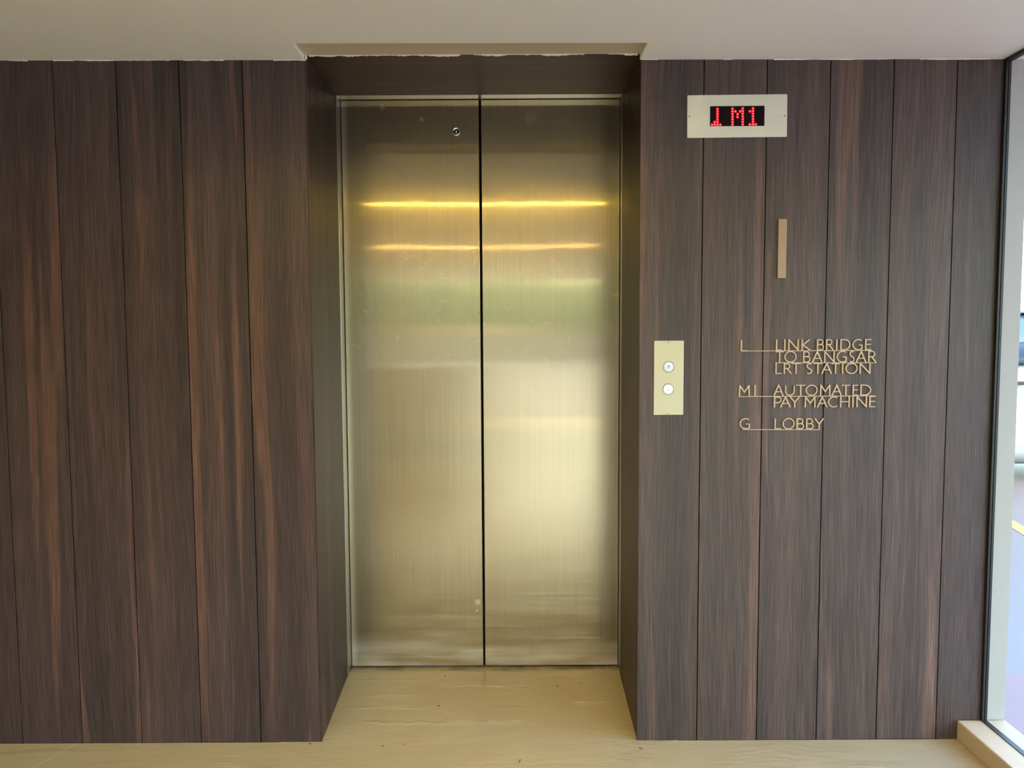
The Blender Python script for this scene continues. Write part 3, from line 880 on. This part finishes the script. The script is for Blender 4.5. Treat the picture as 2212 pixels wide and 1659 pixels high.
def make_car(x0, y0):
    """white hatch seen side on; rear at x0, near flank at y0"""
    root = empty('car', (x0 + 2.1, y0 + 0.85, 0.0))
    tag(root, 'white car parked outside beyond the glass at the right edge', 'car')
    Mpaint = plain('white_car_paint', (0.46, 0.46, 0.46), 0.25, 0, 0.5)
    Mwin = plain('car_window_glass', (0.05, 0.09, 0.14), 0.06, 0, 0.7)
    Mtyre = plain('tyre_rubber', (0.02, 0.02, 0.02), 0.8)
    Mrim = plain('alloy_rim', (0.6, 0.6, 0.62), 0.3, 1.0)
    Mred = plain('tail_light_red', (0.55, 0.02, 0.02), 0.2)
    Mhl = plain('head_light_clear', (0.8, 0.85, 0.9), 0.1)
    Mtrim = plain('car_black_trim', (0.02, 0.02, 0.022), 0.5)
    def loft(stations, name, mat, parent):
        m = MB()
        rings = []
        for (x, hw, zb, zt, r) in stations:
            ring = []
            for k in range(16):
                a = 2 * math.pi * k / 16
                ca, sa = math.cos(a), math.sin(a)
                e = 0.42
                yy = hw * math.copysign(abs(ca) ** e, ca)
                zz = (zb + zt) / 2 + (zt - zb) / 2 * math.copysign(abs(sa) ** e, sa)
                yy *= 1 - r * max(0, sa)
                ring.append(m.bm.verts.new((x0 + x, y0 + 0.85 + yy, zz)))
            rings.append(ring)
        for a, b in zip(rings, rings[1:]):
            for k in range(16):
                m.bm.faces.new((a[k], a[(k + 1) % 16], b[(k + 1) % 16], b[k]))
        m.bm.faces.new(rings[0]); m.bm.faces.new(rings[-1][::-1])
        return m.build(name, mat, parent, smooth=True)
    body = loft([(0.0, .70, .45, .85, 0), (.06, .80, .20, 1.0, .02), (.5, .85, .12, 1.02, .03), (1.5, .85, .11, 1.02, .03), (2.6, .85, .19, 1.0, .03), (3.1, .85, .2, .97, .05), (3.8, .82, .22, .86, .08), (4.15, .72, .3, .74, .1), (4.25, .6, .4, .62, .1)], 'body', Mpaint, root)
    loft([(.12, .72, .98, 1.08, .1), (.55, .74, .98, 1.40, .16), (1.2, .74, .98, 1.46, .18), (2.0, .74, .98, 1.44, .18), (2.7, .72, .98, 1.15, .12), (3.05, .70, .95, 1.0, .1)], 'side_window', Mwin, root)
    loft([(.45, .60, 1.38, 1.44, .0), (.7, .62, 1.42, 1.485, 0), (1.4, .62, 1.44, 1.50, 0), (2.0, .60, 1.41, 1.46, 0)], 'roof', Mpaint, root)
    for dx in (0.78, 3.35):
        for side in (0, 1):
            yy = y0 - 0.005 if side == 0 else y0 + 1.505
            m = MB(); m.lathe_y(x0 + dx, 0.315, [(0.20, yy), (0.30, yy), (0.315, yy + 0.02), (0.315, yy + 0.18), (0.30, yy + 0.2), (0.2, yy + 0.2)], 32)
            w = m.build('wheel', Mtyre, root)
            m = MB(); m.lathe_y(x0 + dx, 0.315, [(0, yy + 0.01 if side == 0 else yy + 0.19), (0.05, yy + 0.005 if side == 0 else yy + 0.195), (0.2, yy + 0.02 if side == 0 else yy + 0.18), (0.2, yy + 0.1)], 24)
            m.build('rim', Mrim, w)
    for yy in (y0 + 0.10, y0 + 1.38):
        m = MB(); m.box(x0 - 0.01, x0 + 0.12, yy, yy + 0.22, 0.72, 0.90, bevel=0.02); m.build('tail_light', Mred, root)
        m = MB(); m.box(x0 + 4.02, x0 + 4.2, yy + 0.02, yy + 0.2, 0.58, 0.70, bevel=0.02); m.build('headlight', Mhl, root)
    m = MB(); m.box(x0 + 1.0, x0 + 1.18, y0 - 0.012, y0 + 0.02, 0.84, 0.87, bevel=0.006); m.build('door_handle', Mtrim, root)
    m = MB(); m.box(x0 + 2.35, x0 + 2.5, y0 - 0.14, y0 + 0.02, 1.0, 1.12, bevel=0.02); m.build('mirror', Mpaint, root)
    return root

make_car(3.13, 4.0)

# ------------------------------------------------------------------ the lobby behind the camera, as the doors mirror it
mb = MB(); mb.box(-4.7, -4.5, -8.4, 0.65, 0.0, 2.4)
tag(mb.build('wall_side', M_brown), 'dark brown side wall of the lobby, out of the frame at the left', 'wall', kind='structure')
mb = MB(); mb.box(-1.35, -0.25, -5.35, -5.05, 0.0, 0.92, bevel=0.06)  # low wall added to dim the left leaf's mirror image
tag(mb.build('wall_dimmer', M_dimmer), 'added low wall behind the camera, dimming what the left door leaf mirrors', 'wall', kind='structure')
mb = MB(); mb.box(-4.5, -1.35, -5.2, -5.0, 0.0, 2.3)
tag(mb.build('wall_back', M_tan), 'tan lobby wall behind the camera beside the open entrance', 'wall', kind='structure')
mb = MB(); mb.box(-60, KX1, -60, -8.3, -0.2, -0.001); mb.box(KX1, 60, -60, -8.4, -0.2, -0.001)
tag(mb.build('floor_driveway', M_drive), 'sunlit concrete driveway behind the camera', 'floor', kind='structure')
mb = MB(); mb.box(-50, 50, -31.3, -31.0, 0.0, 1.25)
tag(mb.build('wall_garden', M_garden), 'low rendered garden wall across the driveway behind the camera', 'wall', kind='structure')
mb = MB()
for i in range(46):
    cx = -34 + i * 1.55 + rnd.uniform(-.4, .4); r = rnd.uniform(1.4, 2.3)
    bmesh.ops.create_icosphere(mb.bm, subdivisions=2, radius=r, matrix=Matrix.Translation((cx, -34 + rnd.uniform(-.6, .6), 1.1 + rnd.uniform(0, 2.4))))
for v in mb.bm.verts:
    v.co += Vector((rnd.uniform(-1, 1), rnd.uniform(-1, 1), rnd.uniform(-1, 1))) * 0.18
tag(mb.build('hedge', M_leaf), 'tall green hedge behind the garden wall, mirrored as the green band in the doors', 'hedge', kind='stuff')


def slot_lamp(y, x0, x1, w, mat, label):
    z = zc((x0 + x1) / 2)
    root = empty('ceiling_lamp', ((x0 + x1) / 2, y, z - 0.012))
    tag(root, label, 'lamp')
    m = MB(); m.box(x0 - .02, x1 + .02, y - w / 2 - .015, y - w / 2, z - .012, z + .003); m.box(x0 - .02, x1 + .02, y + w / 2, y + w / 2 + .015, z - .012, z + .003)
    m.box(x0 - .02, x0, y - w / 2, y + w / 2, z - .012, z + .003); m.box(x1, x1 + .02, y - w / 2, y + w / 2, z - .012, z + .003)
    m.build('lamp_frame', M_lframe, root)
    m = MB(); m.box(x0, x1, y - w / 2, y + w / 2, z - .009, z + .002)
    m.build('diffuser', mat, root)

slot_lamp(-1.41, -1.25, 0.85, 0.018, M_lamp, 'linear warm yellow ceiling lamp nearest the lift, mirrored as the broad gold streak')
slot_lamp(-3.77, -1.9, 1.25, 0.018, M_lamp2, 'linear amber ceiling lamp further from the lift, mirrored as the thin streak')

# ------------------------------------------------------------------ crumbs on the floor
M_crumb = plain('dried_leaf_crumb', (0.05, 0.035, 0.02), 0.8)
mb = MB()
for (x, y, l, a) in [(0.015, -0.115, .022, 1.3), (-0.649, -0.011, .008, .2), (-0.264, 0.231, .007, 0), (-0.262, 0.464, .006, .4), (0.248, 0.398, .007, .9), (-0.417, -0.026, .007, .5), (-0.35, -0.019, .006, 1.2), (0.158, 0.373, .006, .3), (0.393, -0.046, .014, -.7)]:
    c, s_ = math.cos(a) * l / 2, math.sin(a) * l / 2
    nx, ny = -math.sin(a) * .0011, math.cos(a) * .0011
    pts = [(x - c, y - s_), (x + nx, y + ny), (x + c, y + s_), (x - nx, y - ny)]
    b = [mb.bm.verts.new((p[0], p[1], 0.0002)) for p in pts]; t = [mb.bm.verts.new((p[0], p[1], 0.0022)) for p in pts]
    mb.bm.faces.new(b); mb.bm.faces.new(t)
    for i in range(4):
        mb.bm.faces.new((b[i], b[(i + 1) % 4], t[(i + 1) % 4], t[i]))
tag(mb.build('floor_debris', M_crumb), 'tiny dark leaf crumbs scattered on the tan floor', 'debris', kind='stuff')
